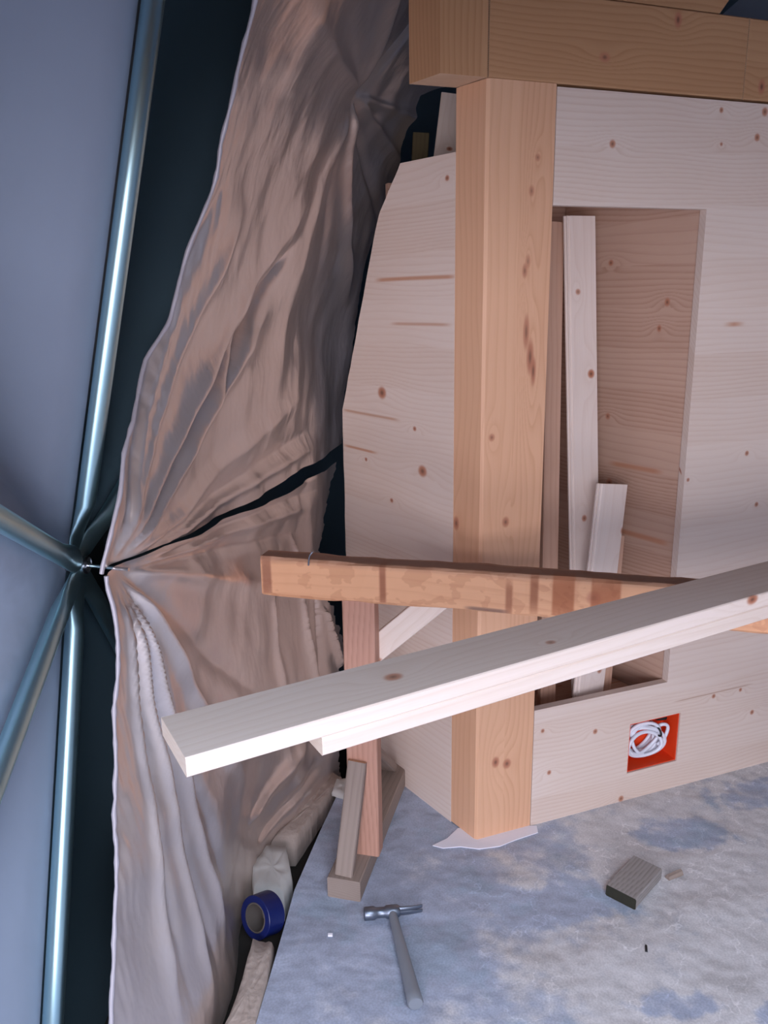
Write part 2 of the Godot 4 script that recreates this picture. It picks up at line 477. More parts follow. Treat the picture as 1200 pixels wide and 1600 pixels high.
	M.glass = mat(Color(0.92, 0.96, 1.0, 0.06), 0.02)
	M.glass.transparency = BaseMaterial3D.TRANSPARENCY_ALPHA

# ------------------------------------------------------------------ room shell
const BY := [-0.5, -0.1, 0.0, 0.35, 0.70, 1.10, 1.43, 1.70, 1.82, 1.95, 2.10, 2.30, 2.60, 3.2]
const BX := [0.0, 0.0, 0.0, -0.05, -0.08, -0.085, -0.05, 0.03, 0.075, 0.14, 0.235, 0.40, 0.74, 1.45]
func bulge_at(y: float) -> float:
	for i in BY.size() - 1:
		if y <= BY[i + 1]:
			return lerpf(BX[i], BX[i + 1], clampf((y - BY[i]) / (BY[i + 1] - BY[i]), 0.0, 1.0))
	return BX[BX.size() - 1]
func dome_x(y: float, z: float) -> float:
	var b := 0.0
	for k in 5: b += bulge_at(y + (k - 2) * 0.035) * 0.2
	var q := 0.11 * (z + 1.9) * (z + 1.9) if z < -1.9 else 0.0
	return -0.18 - 0.2 * (z + 2.354) + b + q - 0.10 * exp(-pow((z + 1.86) / 0.29, 2.0)) * (1.0 - smoothstep(0.05, 0.5, y))

func grid_mesh(rows: int, cols: int, f: Callable, uvs: Vector2) -> ArrayMesh:
	var st := begin()
	st.set_smooth_group(0)
	for r in rows + 1:
		for c in cols + 1:
			var p: Vector3 = f.call(float(c) / cols, float(r) / rows)
			st.set_uv(Vector2(-p.z, -p.y) * uvs)
			st.add_vertex(p)
	for r in rows:
		for c in cols:
			var i := r * (cols + 1) + c
			for o in [i, i + cols + 1, i + 1, i + 1, i + cols + 1, i + cols + 2]:
				st.add_index(o)
	st.generate_normals()
	return st.commit()

func build_room():
	# slab with its ragged edge on the dome side
	var edge := [Vector2(-0.95, 2.6), Vector2(-0.40, 0.0), Vector2(-0.31, -1.2), Vector2(-0.291, -1.388), Vector2(-0.262, -1.66), Vector2(-0.25, -1.79), Vector2(-0.20, -2.03), Vector2(-0.146, -2.263), Vector2(-0.02, -2.70), Vector2(0.6, -4.5)]
	var st := begin()
	var uv := func(p: Vector2): return Vector2((p.x + 0.4) / 1.8, (p.y + 2.7) / 1.5)
	for i in edge.size() - 1:
		var a: Vector2 = edge[i]; var b: Vector2 = edge[i + 1]
		var c := Vector2(4.8, b.y); var d := Vector2(4.8, a.y)
		quad(st, Vector3(a.x, 0, a.y), Vector3(b.x, 0, b.y), Vector3(c.x, 0, c.y), Vector3(d.x, 0, d.y), uv.call(a), uv.call(b), uv.call(c), uv.call(d), Vector3.UP)
		quad(st, Vector3(a.x, 0, a.y), Vector3(b.x, 0, b.y), Vector3(b.x, -0.14, b.y), Vector3(a.x, -0.14, a.y), uv.call(a), uv.call(b), uv.call(b), uv.call(a), Vector3(-1, 0, 0))
		quad(st, Vector3(a.x, -0.14, a.y), Vector3(b.x, -0.14, b.y), Vector3(c.x, -0.14, c.y), Vector3(d.x, -0.14, d.y), uv.call(a), uv.call(b), uv.call(c), uv.call(d), Vector3.DOWN)
	struct("floor", st.commit(), M.floor, "grey concrete floor slab dusted with pale sawdust and plaster")
	# dirt beside the slab
	var soil := grid_mesh(60, 24, func(u, v):
		var z := lerpf(2.6, -4.5, v)
		var x := lerpf(-2.0, 0.9, u)
		return Vector3(x, -0.075 + 0.02 * n_low.get_noise_2d(x * 9.0, z * 9.0), z), Vector2(3, 3))
	struct("floor_ground", soil, M.dirt, "dark bare ground below the edge of the slab")
	# rear wall with the glazed opening, behind the camera
	var rear := struct("wall_rear", plate([-2.2, -1.2, 0.7, 4.9], [-0.14, 0.25, 2.0, 3.0], [Vector2i(1, 1)], 0.0, 0.16, Vector2(0.5, 0.5)), M.plaster, "plain wall with a wide window behind the viewer")
	rear.position = Vector3(0, 0, 2.56)
	var win := Node3D.new(); win.name = "window_1"; add_child(win)
	win.position = Vector3(-0.25, 1.125, 2.64)
	win.set_meta("kind", "structure")
	win.set_meta("label", "wide window with white frame behind the viewer")
	win.set_meta("category", "window")
	part("window_frame", plate([-0.95, -0.89, -0.025, 0.025, 0.89, 0.95], [-0.875, -0.815, 0.815, 0.875], [Vector2i(1, 1), Vector2i(3, 1)], -0.03, 0.03, Vector2(1, 1)), M.paper, win)
	for s in [-1, 1]:
		var pn := part("pane", plate([-0.4325, 0.4325], [-0.815, 0.815], [], -0.004, 0.004, Vector2(1, 1)), M.glass, win)
		pn.position = Vector3(0.4575 * s, 0, 0)
	# unseen board, added to shade the upper walls, over the viewer's head
	var shade_board := struct("wall_added_shade", slab(PackedVector2Array([Vector2(-0.85, 1.655), Vector2(4.78, 1.72), Vector2(4.78, 2.94), Vector2(-0.85, 2.94)]), -0.04, 0.04, Vector2(0.8, 2.0)), M.beam, "unseen board added overhead to shade the upper walls")
	shade_board.position = Vector3(0, 0, -0.42)
	var right := struct("wall_east", plate([-2.8, 4.7], [-0.14, 3.0], [], 0.0, 0.14, Vector2(0.5, 0.5)), M.cover, "far side of the dome behind the timber room")
	place(right, Vector3(4.8, 0, 0), Vector3(0, 0, -1), Vector3.UP, Vector3(1, 0, 0))
	var front := struct("wall_front", plate([-0.4, 4.9], [-0.14, 3.0], [], -0.14, 0.0, Vector2(0.5, 0.5)), M.cover, "dome cover at the back of the timber room")
	front.position = Vector3(0, 0, -4.5)
	var ceil_ := struct("ceiling", plate([-2.2, -0.15, 1.35, 4.9], [-2.7, -1.75, -0.45, 4.6], [Vector2i(1, 1)], 0.0, 0.12, Vector2(0.5, 0.5)), M.cover, "dull dome cover overhead")
	place(ceil_, Vector3(0, 2.95, 0), Vector3(1, 0, 0), Vector3(0, 0, -1), Vector3.UP)
	var added_opening := Node3D.new(); added_opening.name = "window_2"; add_child(added_opening)  # unseen opening, added to go with the overhead fill
	place(added_opening, Vector3(0.6, 3.0, 1.1), Vector3(1, 0, 0), Vector3(0, 0, -1), Vector3.UP)
	added_opening.set_meta("kind", "structure")
	added_opening.set_meta("label", "unseen opening added above the viewer for the overhead fill")
	added_opening.set_meta("category", "window")
	part("window_frame", plate([-0.75, -0.70, 0.70, 0.75], [-0.65, -0.60, 0.60, 0.65], [Vector2i(1, 1)], -0.03, 0.03, Vector2(1, 1)), M.paper, added_opening)
	part("pane", plate([-0.70, 0.70], [-0.60, 0.60], [], -0.004, 0.004, Vector2(1, 1)), M.glass, added_opening)

func seg_dist(p: Vector2, a: Vector2, b: Vector2) -> float:
	var t := clampf((p - a).dot(b - a) / (b - a).length_squared(), 0.0, 1.0)
	return p.distance_to(a.lerp(b, t))

func build_dome_wall():
	# steel struts meeting at the hub
	var ends := [Vector3(-0.26, 2.205, -1.345), Vector3(-0.051, 2.02, -2.40), Vector3(-0.582, -0.03, -2.22), Vector3(-0.578, -0.05, -0.935), Vector3(-0.540, 0.47, -0.20), Vector3(-0.450, 1.60, -0.34)]
	for e in ends: tubes.append([Vector2(HUB.z, HUB.y), Vector2(e.z, e.y), e.x])
	var seam_z := func(y: float) -> float:
		return lerpf(HUB.z, ends[0].z, (y - HUB.y) / (ends[0].y - HUB.y)) if y > HUB.y else lerpf(HUB.z, ends[3].z, (HUB.y - y) / (HUB.y - ends[3].y))
	var cover_at := func(z: float, y: float) -> Vector3:
		var d := 9.0
		var tx := 0.0
		var p := Vector2(z, y)
		for t in tubes:
			var k: float = clampf((p - t[0]).dot(t[1] - t[0]) / (t[1] - t[0]).length_squared(), 0.0, 1.0)
			var dk: float = p.distance_to(t[0].lerp(t[1], k))
			if dk < d:
				d = dk
				tx = lerpf(HUB.x, t[2], k)
		var deep := 0.10 + 0.04 * smoothstep(0.0, 0.5, seam_z.call(y) - z)
		return Vector3(lerpf(dome_x(y, z) - 0.135 - deep, tx - 0.022, exp(-d * d / 0.03)), y, z)
	var cover := grid_mesh(80, 110, func(u, v):
		var y := lerpf(-0.12, 3.0, v)
		return cover_at.call(lerpf(2.6, seam_z.call(y), u), y), Vector2(1.2, 1.2))
	var wall := struct("wall_left_dome", cover, M.cover, "blue-grey dome cover stretched over the steel tubes")
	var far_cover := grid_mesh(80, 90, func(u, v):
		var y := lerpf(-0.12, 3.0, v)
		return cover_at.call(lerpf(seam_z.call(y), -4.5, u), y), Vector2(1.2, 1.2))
	var fc := part("shaded_cover", far_cover, M.cover_shade, wall)
	fc.set_meta("label", "dome cover behind the foil, colour darkened to stand for shade")
	var frame := thing("dome_frame", "galvanised steel dome tubes meeting at a bolted hub, left", "steel frame", HUB)
	var nrm := Vector3(0.97, 0, 0.2).normalized()
	for i in ends.size():
		var v: Vector3 = (ends[i] - HUB)
		var L := v.length()
		v /= L
		var side := v.cross(nrm).normalized()
		var path := []; var rad := []
		for k in [[0.012, 0.010, 0.004], [0.035, 0.021, 0.004], [0.06, 0.023, 0.0045], [0.085, 0.021, 0.010], [0.115, 0.0175, 0.0165], [L * 0.5, 0.0172, 0.0172], [L, 0.0172, 0.0172]]:
			path.append(v * k[0] + nrm * (0.004 * (i - 2.5)) * (1.0 - smoothstep(0.05, 0.12, k[0])))
			rad.append(Vector2(k[1], k[2]))
		part("tube", flat_sweep(path, rad, side, nrm), M.steel, frame)
	part("hub_washer", flat_sweep([-nrm * 0.018, nrm * 0.018], [Vector2(0.016, 0.016), Vector2(0.016, 0.016)], Vector3.UP, nrm.cross(Vector3.UP)), M.bolt, frame)
	# long bolt that carries the foil
	var far := Vector3(-0.455, 1.036, -1.364) - HUB
	var near := far * 0.16
	var bolt := part("bolt", sweep([near, far], 0.0035, 8), M.bolt, frame)
	var bd := (far - near).normalized()
	part("nut", sweep([near - bd * 0.004, near + bd * 0.006], 0.0078, 6), M.bolt, bolt)

func flat_sweep(path: Array, radii: Array, side: Vector3, nrm: Vector3) -> ArrayMesh:
	var st := begin()
	st.set_smooth_group(0)
	var n := path.size(); var sides := 18
	var rings := []
	for i in n:
		var pts := []
		for k in sides:
			var a := TAU * k / sides
			pts.append(path[i] + side * cos(a) * radii[i].x + nrm * sin(a) * radii[i].y)
		rings.append(pts)
	for i in n - 1:
		for k in sides:
			var k2 := (k + 1) % sides
			var q := [rings[i][k], rings[i][k2], rings[i + 1][k2], rings[i + 1][k]]
			var hint: Vector3 = q[0] + q[1] - path[i] * 2.0
			var nn: Vector3 = (q[2] - q[0]).cross(q[1] - q[0])
			for o in ([0, 1, 2, 0, 2, 3] if nn.dot(hint) >= 0.0 else [0, 2, 1, 0, 3, 2]):
				st.set_uv(Vector2(float(k) / sides, i)); st.add_vertex(q[o])
	for e in [0, n - 1]:
		for k in sides:
			var q := [path[e], rings[e][k], rings[e][(k + 1) % sides]]
			for o in [0, 1, 2]:
				st.set_uv(Vector2.ZERO); st.add_vertex(q[o])
	st.generate_normals()
	return st.commit()

# ------------------------------------------------------------------ timber walls
func build_walls():
	var us := Vector2(1.0, -1.0 / 1.96)
	var right := struct("wall_right", plate([0.0, 0.33, 0.455, 0.515, 2.4], [0.0, 0.093, 0.258, 0.372, 1.70, 1.955],
		[Vector2i(0, 3), Vector2i(0, 4 - 1), Vector2i(1, 3), Vector2i(1, 1), Vector2i(2, 1)], -0.024, 0.0, us, Vector2(0, 1)), M.right, "pale spruce panel wall with a tall opening")
	place(right, WA, WD, Vector3.UP, WN)
	# left panel, cut to follow the dome
	var outline := [Vector2(0.0, 0.0), Vector2(0.0, 1.824), Vector2(0.2176, 1.827)]
	var cut := [Vector2(0.2176, 1.827), Vector2(0.321, 1.703), Vector2(0.425, 1.432), Vector2(0.525, 1.161), Vector2(0.53, 0.705), Vector2(0.49, 0.30), Vector2(0.435, 0.0)]
	for i in cut.size() - 1:
		for k in range(1, 9):
			var p: Vector2 = cut[i].lerp(cut[i + 1], k / 8.0)
			outline.append(p + Vector2(0.004 * n_low.get_noise_1d(p.y * 23.0), 0) * (0.0 if i == cut.size() - 2 and k == 8 else 1.0))
	var poly := PackedVector2Array()
	for p in outline: poly.append(Vector2(-p.x, p.y))
	var left := struct("wall_left", slab(poly, -0.022, 0.0, Vector2(1.0 / 0.6, -1.0 / 1.84), Vector2(1.0, 1.0)), M.left, "pale spruce panel cut to the dome's curve beside the post")
	place(left, LA, -WE, Vector3.UP, LN)
	# niche behind the opening
	var u2 := Vector2(2.0, -0.66)
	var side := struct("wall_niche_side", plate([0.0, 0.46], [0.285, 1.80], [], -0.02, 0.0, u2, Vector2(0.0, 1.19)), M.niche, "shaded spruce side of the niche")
	place(side, WA + WD * 0.458 - WN * 0.026 + WE * 0.46, -WE, Vector3.UP, LN)
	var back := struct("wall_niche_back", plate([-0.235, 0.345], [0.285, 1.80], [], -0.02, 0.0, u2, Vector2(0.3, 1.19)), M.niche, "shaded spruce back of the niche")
	place(back, WA - WN * 0.475, WD, Vector3.UP, WN)
	var shelf := PackedVector2Array([Vector2(-0.02, -0.026), Vector2(0.452, -0.026), Vector2(0.336, -0.47), Vector2(-0.24, -0.47), Vector2(-0.17, -0.12)])
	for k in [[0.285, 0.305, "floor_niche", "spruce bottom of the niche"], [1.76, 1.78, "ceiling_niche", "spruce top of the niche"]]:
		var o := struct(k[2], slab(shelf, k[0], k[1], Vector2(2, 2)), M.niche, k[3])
		place(o, WA, WD, -WN * -1.0, Vector3.UP)
		o.transform = Transform3D(Basis(WD, WN, Vector3.UP), WA)

# ------------------------------------------------------------------ foil
# ridges in the (z, y) plane: from, to, half width, height
var folds_up := [
	[PIN, Vector2(-2.12, 1.62), 0.020, -0.022], [PIN, Vector2(-2.08, 1.50), 0.030, 0.026], [PIN, Vector2(-2.20, 1.80), 0.035, 0.020],
	[PIN, Vector2(-1.80, 1.75), 0.022, 0.014], [PIN, Vector2(-1.66, 1.80), 0.016, -0.012], [PIN, Vector2(-1.60, 1.55), 0.014, 0.010],
	[PIN, Vector2(-2.45, 1.25), 0.03, 0.014], [PIN, Vector2(-2.55, 1.12), 0.02, -0.012], [PIN, Vector2(-2.5, 1.06), 0.014, 0.014],
	[PIN_UP, Vector2(-2.62, 1.45), 0.018, 0.022], [PIN_UP, Vector2(-2.42, 1.30), 0.03, -0.006], [Vector2(-1.72, 1.24), Vector2(-2.13, 1.65), 0.012, -0.034], [PIN_UP, Vector2(-2.75, 1.70), 0.015, -0.016],
	[PIN_UP, Vector2(-2.15, 1.20), 0.05, 0.016], [PIN_UP, Vector2(-1.95, 2.3), 0.02, 0.016], [PIN_UP, Vector2(-2.3, 2.3), 0.025, -0.02],
	[PIN_UP, Vector2(-2.8, 2.02), 0.016, 0.016], [PIN_UP, Vector2(-2.75, 1.88), 0.016, 0.016], [PIN_UP, Vector2(-1.6, 2.02), 0.03, 0.014]]
var folds_low := [
	[PIN, Vector2(-2.5, 0.96), 0.010, 0.012], [PIN, Vector2(-2.48, 0.92), 0.008, -0.010], [PIN, Vector2(-2.46, 0.87), 0.012, 0.014], [PIN, Vector2(-2.42, 0.80), 0.02, -0.012],
	[PIN, Vector2(-2.2, 0.70), 0.03, 0.016], [PIN, Vector2(-1.95, 0.45), 0.03, -0.016], [PIN, Vector2(-1.80, 0.25), 0.022, 0.020], [PIN, Vector2(-1.66, 0.05), 0.016, -0.016],
	[PIN, Vector2(-1.56, 0.02), 0.014, 0.022], [PIN, Vector2(-1.48, 0.0), 0.012, -0.014], [PIN, Vector2(-1.40, 0.0), 0.014, 0.018], [PIN, Vector2(-1.30, 0.1), 0.012, -0.012], [PIN, Vector2(-1.24, 0.1), 0.012, 0.014],
	[Vector2(-2.25, 0.85), Vector2(-2.30, 0.15), 0.02, 0.02], [Vector2(-2.38, 0.75), Vector2(-2.36, 0.2), 0.014, -0.02], [Vector2(-2.40, 0.55), Vector2(-2.50, 0.25), 0.012, 0.02],
	[Vector2(-2.05, 0.75), Vector2(-2.08, 0.1), 0.03, 0.012], [Vector2(-1.85, 0.15), Vector2(-2.2, 0.2), 0.03, 0.02], [Vector2(-1.9, 0.05), Vector2(-2.3, 0.08), 0.02, -0.02]]

var edge_z := [Vector2(-0.10, -0.97), Vector2(0.0, -1.0), Vector2(0.328, -1.089), Vector2(0.612, -1.208), Vector2(0.866, -1.305), Vector2(0.95, -1.325), Vector2(1.02, -1.335), Vector2(1.076, -1.35), Vector2(1.203, -1.398), Vector2(1.306, -1.466), Vector2(1.438, -1.547), Vector2(1.553, -1.572), Vector2(1.688, -1.585), Vector2(1.831, -1.559), Vector2(1.964, -1.479), Vector2(2.45, -1.20)]

func fold_height(z: float, y: float, folds: Array) -> float:
	var p := Vector2(z, y)
	var h := 0.0
	for f in folds:
		var a: Vector2 = f[0]; var b: Vector2 = f[1]
		var t := clampf((p - a).dot(b - a) / (b - a).length_squared(), 0.0, 1.0)
		var d: float = p.distance_to(a.lerp(b, t)) / (f[2] * (0.35 + 1.1 * t))
		if d < 3.0:
			h += f[3] * exp(-pow(d, 1.6)) * smoothstep(0.0, 0.12, t) * (1.0 - smoothstep(0.75, 1.0, t))
	for q in [PIN, PIN_UP]:
		var v: Vector2 = p - q
		var r := v.length()
		var phi := atan2(v.y, v.x)
		h += n_mid.get_noise_2d(phi * 3.5, r * 0.8 + q.x) * (0.006 if q == PIN else 0.003) * smoothstep(0.03, 0.3, r) * exp(-r * 1.6)
		h -= 0.018 * exp(-r * r / 0.004)
	h += n_low.get_noise_2d(z * 2.2, y * 1.6) * 0.022
	var along := n_mid.get_noise_2d(z * 55.0, y * 9.0)
	h += along * 0.0018 * (1.0 - smoothstep(0.0, 0.14, absf(z - table(edge_z, y))))
	h += n_low.get_noise_2d(z * 11.0 + 5.0, y * 5.0) * 0.0012
	return h

func table(t: Array, y: float) -> float:
	if y <= t[0].x: return t[0].y
	for i in t.size() - 1:
		if y <= t[i + 1].x:
			return lerpf(t[i].y, t[i + 1].y, (y - t[i].x) / (t[i + 1].x - t[i].x))
	return t[t.size() - 1].y

func build_foil():
	# left cut edge z(y) and right edge z(y)
	var zl := edge_z
	var zr_up := [Vector2(0.98, -2.66), Vector2(1.135, -2.682), Vector2(1.30, -2.706), Vector2(1.562, -2.667), Vector2(1.70, -2.69), Vector2(1.758, -2.736), Vector2(1.90, -2.66), Vector2(1.98, -2.63), Vector2(2.06, -2.60), Vector2(2.16, -2.85), Vector2(2.45, -2.9)]
	var zr_low := [Vector2(-0.05, -2.36), Vector2(0.0, -2.36), Vector2(0.238, -2.43), Vector2(0.382, -2.519), Vector2(0.55, -2.45), Vector2(0.723, -2.442), Vector2(0.91, -2.53), Vector2(1.0, -2.60)]
	var seam := [Vector2(-2.8, 1.03), Vector2(-2.64, 1.025), Vector2(-2.49, 1.006), Vector2(-2.345, 1.013), Vector2(-2.02, 1.001), Vector2(-1.642, 1.022), Vector2(-1.50, 1.04), Vector2(-1.364, 1.045), Vector2(-1.2, 1.02)]
	var up := thing("insulation_foil", "upper silver foil sheet hanging between the steel hub and the timber", "foil", Vector3.ZERO, "foil insulation sheets")
	var upf := func(u, v):
		var y0 := lerpf(1.0, 2.20, v)
		var z := lerpf(table(zl, y0), table(zr_up, y0) + 0.012 * n_low.get_noise_1d(y0 * 14.0), u)
		var lo := table(seam, z)
		var y := lerpf(lo, 2.20, v)
		return Vector3(dome_x(y, z) + fold_height(z, y, folds_up), y, z)
	part("sheet", grid_mesh(260, 240, upf, Vector2(1.6, 1.6)), M.foil, up)
	var low := thing("insulation_foil", "lower silver foil sheet draped from the hub down to the slab edge", "foil", Vector3.ZERO, "foil insulation sheets")
	var gap := func(z): return 0.004 + 0.030 * smoothstep(-1.75, -2.25, z) + 0.01 * smoothstep(-2.4, -2.6, z)
	var lowf := func(u, v):
		var y0 := lerpf(-0.06, 1.0, v)
		var z := lerpf(table(zl, y0), table(zr_low, y0) + 0.03 * n_low.get_noise_1d(y0 * 22.0), u)
		var hi: float = table(seam, z) - gap.call(z)
		var y := lerpf(-0.06, hi, v)
		return Vector3(dome_x(y, z) + 0.008 + fold_height(z, y, folds_low), y, z)
	part("sheet", grid_mesh(220, 240, lowf, Vector2(1.6, 1.6)), M.foil, low)
	# thick pale cut edge of each sheet
	for k in [[upf, up], [lowf, low]]:
		var path := []; var rad := []
		for i in 90:
			var p: Vector3 = k[0].call(0.0, i / 89.0)
			path.append(p + Vector3(0.0, 0, 0.001))
			var w := 0.0042 + 0.0018 * n_low.get_noise_1d(i * 0.7)
			rad.append(Vector2(w, w))
		part("cut_edge", sweep(path, rad, 8), M.foil_edge, k[1])

# ------------------------------------------------------------------ post and beams
func build_beams():
	# corner post: plan polygon in (z, x), extruded upwards
	var c := WA - WD * 0.178
	var ch := 0.006
	var pts := [c + WE * 0.107, c + WE * ch, c + WD * ch, c + WD * 0.176, c + WD * 0.176 + WE * 0.107]
	var post := part("timber_post", up_prism(pts, 1.958, 1.96, 0.285), [M.post, M.endgrain], self)
	tag(post, "square pine corner post between the two panel walls", "post")
	place(post, Vector3(0, 0.003, 0), Vector3.UP, Vector3(0, 0, 1), Vector3(1, 0, 0))
	# long beam over the right wall, with its joint
	var b1 := part("timber_beam", extrude(rect_profile(0.182, 0.15, 0.003), 0.713, 1.2, 0.42, 0.0, 0.0), [M.beam, M.endgrain], self)
	place(b1, c + Vector3(0, 1.962, 0) + WD * 0.002, WD, Vector3.UP, WN)
	tag(b1, "orange pine beam resting on the post above the opening", "beam", "timber beams")
	var b2 := part("timber_beam", extrude(rect_profile(0.182, 0.15, 0.003), 1.6, 1.2, 0.42, 0.37, 0.3), [M.beam, M.endgrain], self)
	place(b2, c + Vector3(0, 1.962, 0) + WD * 0.718, WD, Vector3.UP, WN)
	tag(b2, "orange pine beam at the photo's right edge, butted to the long beam", "beam", "timber beams")
	var b3 := part("timber_rafter", slab(PackedVector2Array([Vector2(0.0, 0.0), Vector2(0.625, 0.0), Vector2(0.80, 0.22), Vector2(0.0, 0.22)]), -0.12, -0.004, Vector2(0.8, 2.2), Vector2(0.1, 0.2)), M.beam, self)
	place(b3, c + Vector3(0, 2.146, 0) + WD * 0.002, WD, Vector3.UP, WN)
	tag(b3, "slanting pine rafter end sitting on top of the long beam", "rafter")
	# stub at the corner, end facing the dome
	var q := [c - WD * 0.002, c - WD * 0.116, c - WD * 0.116 + WE * 0.11, c + WE * 0.11]
	var stub := part("timber_beam", up_prism([q[2], q[1], q[0], q[3]], 0.5, 1.2, 0.42), [M.beam, M.endgrain], self)
	place(stub, Vector3(0, 1.962, 0), Vector3.UP, Vector3(0, 0, 1), Vector3(1, 0, 0))
	tag(stub, "short upright pine beam end left of the post's top corner", "beam", "timber beams")
	# loose timber seen in the gap above the left panel
	var gp := part("offcut_board", extrude(rect_profile(0.062, 0.02, 0.002), 0.55, 0.6, 0.26), [M.plank, M.endgrain_pale], self)
	place(gp, Vector3(0.150, 1.52, -2.52), Vector3(0.13, 0.99, 0.0).normalized(), Vector3(0.99, -0.13, 0.0).normalized(), Vector3(0, 0, -1))
	gp.transform.basis = Basis(Vector3(0.13, 0.99, 0).normalized(), Vector3(-0.99, 0.13, 0).normalized(), Vector3(0, 0, 1))
	gp.position = Vector3(0.172, 1.50, -2.52)
	var dk := part("timber_upright", extrude(rect_profile(0.05, 0.04, 0.002), 0.46, 0.6, 0.26, 0.2, 0.4), [M.olive, M.olive], self)
	dk.transform = Transform3D(Basis(Vector3(0.06, 0.998, 0).normalized(), Vector3(-0.998, 0.06, 0).normalized(), Vector3(0, 0, 1)), Vector3(0.130, 1.52, -2.70))
	tag(dk, "dark olive timber in the gap left of the pale board end", "timber")
	tag(gp, "pale board end in the gap above the left panel", "board")

func up_prism(pts: Array, height: float, tu: float, tv: float) -> ArrayMesh:
	var pr := PackedVector2Array()
	for p in pts: pr.append(Vector2(p.z, p.x))
	return extrude(pr, height, tu, tv)

# ------------------------------------------------------------------ trestle
func build_trestle():
	var t := thing("trestle", "rough timber trestle with a stained top beam carrying the long planks", "trestle", Vector3(-0.062, 0, -1.868))
	t.rotation_degrees.y = -14.4
	var tb := part("top_beam", extrude(rect_profile(0.10, 0.062, 0.006), 1.85, 1.6, 0.34, 0.0, 0.0, 60, 0.004, 3), [M.old, M.old], t)
	tb.position = Vector3(-0.245, 0.7815, 0.032)
	var nail := part("nail", sweep(smooth_path([Vector3(-0.118, 0.87, 0.036), Vector3(-0.114, 0.893, 0.038), Vector3(-0.106, 0.905, 0.036)]), 0.002, 8), M.head, t)
	nail.set_meta("label", "bent steel nail")
	for k in [0.0, 1.36]:
		var leg := part("leg", extrude(rect_profile(0.082, 0.045, 0.003), 0.725, 1.0, 0.32, k, 0.1), [M.leg, M.endgrain], t)
		place(leg, Vector3(k + 0.041, 0.06, 0.022), Vector3.UP, Vector3(-1, 0, 0), Vector3(0, 0, 1))
		var skid := part("foot_rail", extrude(rect_profile(0.06, 0.088, 0.003), 0.56, 0.6, 0.26, k, 0.2), [M.grey_wood, M.grey_wood], t)
		place(skid, Vector3(k + 0.018, 0.0, 0.125), Vector3(0, 0, -1), Vector3.UP, Vector3(1, 0, 0))
		for s in [-1, 1]:
			var foot := Vector3(k - 0.030, 0.06, 0.110 if s > 0 else -0.38)
			var top := Vector3(k - 0.010, 0.345, 0.030 if s > 0 else -0.04)
			var dir := (top - foot).normalized()
			var yv := Vector3(-1, 0, 0)
			yv = (yv - dir * yv.dot(dir)).normalized()
			var st_ := part("strut", extrude(rect_profile(0.048, 0.026, 0.003), foot.distance_to(top), 1.0, 0.32, 0.3 * k, 0.5), [M.grey_wood, M.endgrain], t)
			st_.transform = Transform3D(Basis(dir, yv, dir.cross(yv)), foot + Vector3(0.024, 0, 0.006))
	var bd := Vector3(0.155, 0.145, 0).normalized()
	var br := part("brace", extrude(rect_profile(0.062, 0.022, 0.002), 0.25, 1.0, 0.32, 0.2, 0.3), [M.plank, M.endgrain_pale], t)
	br.transform = Transform3D(Basis(bd, Vector3(-bd.y, bd.x, 0), Vector3(0, 0, 1)), Vector3(0.036, 0.598, -0.022))

# ------------------------------------------------------------------ planks on the trestle
func build_planks():
	var x := Vector3(0.8746, 0, -0.4849)
	var z := Vector3(0.4849, 0, 0.8746)
	var p1 := part("spruce_plank", extrude(rect_profile(0.0285, 0.12, 0.002), 2.1, 1.6, 0.29, 0.0, 0.0), [M.plank, M.endgrain_pale], self)
	p1.transform = Transform3D(Basis(x, Vector3.UP, z), Vector3(-0.254, 0.9145, -0.901))
	tag(p1, "upper pale spruce plank, its cut end nearest the viewer", "plank", "planks on the trestle")
	var p2 := part("spruce_plank", extrude(rect_profile(0.0285, 0.118, 0.002), 1.9, 1.6, 0.29, 0.21, 0.37), [M.plank, M.endgrain_pale], self)
	p2.transform = Transform3D(Basis(x, Vector3.UP, z), Vector3(-0.090, 0.8855, -0.993))
	tag(p2, "lower spruce plank lying directly beneath the upper plank", "plank", "planks on the trestle")

# ------------------------------------------------------------------ boards standing in the niche
func niche(s: float, y: float, w: float) -> Vector3:
	return WA + WD * s - WN * w + Vector3(0, y, 0)

func lean(mesh: Mesh, mats, base: Vector3, top: Vector3, face: Vector3, called: String, label: String, half_w: float):
	var o := part(called, mesh, mats, self)
	var xd := (top - base).normalized()
	var zd := (face - xd * face.dot(xd)).normalized()
	var yd := zd.cross(xd)
	o.transform = Transform3D(Basis(xd, yd, zd), base - yd * half_w)
	tag(o, label, "board", "boards standing in the niche")

func tongue_profile(w: float, th: float) -> PackedVector2Array:
	# (y across the board, z thickness) front face at z = 0 with a V groove beside the tongue
	return PackedVector2Array([Vector2(0, 0), Vector2(w - 0.016, 0), Vector2(w - 0.013, -0.004), Vector2(w - 0.010, -0.001), Vector2(w - 0.006, -0.001), Vector2(w - 0.005, -th * 0.35), Vector2(w, -th * 0.35), Vector2(w, -th * 0.65), Vector2(w - 0.005, -th * 0.65), Vector2(w - 0.006, -th), Vector2(0, -th)])

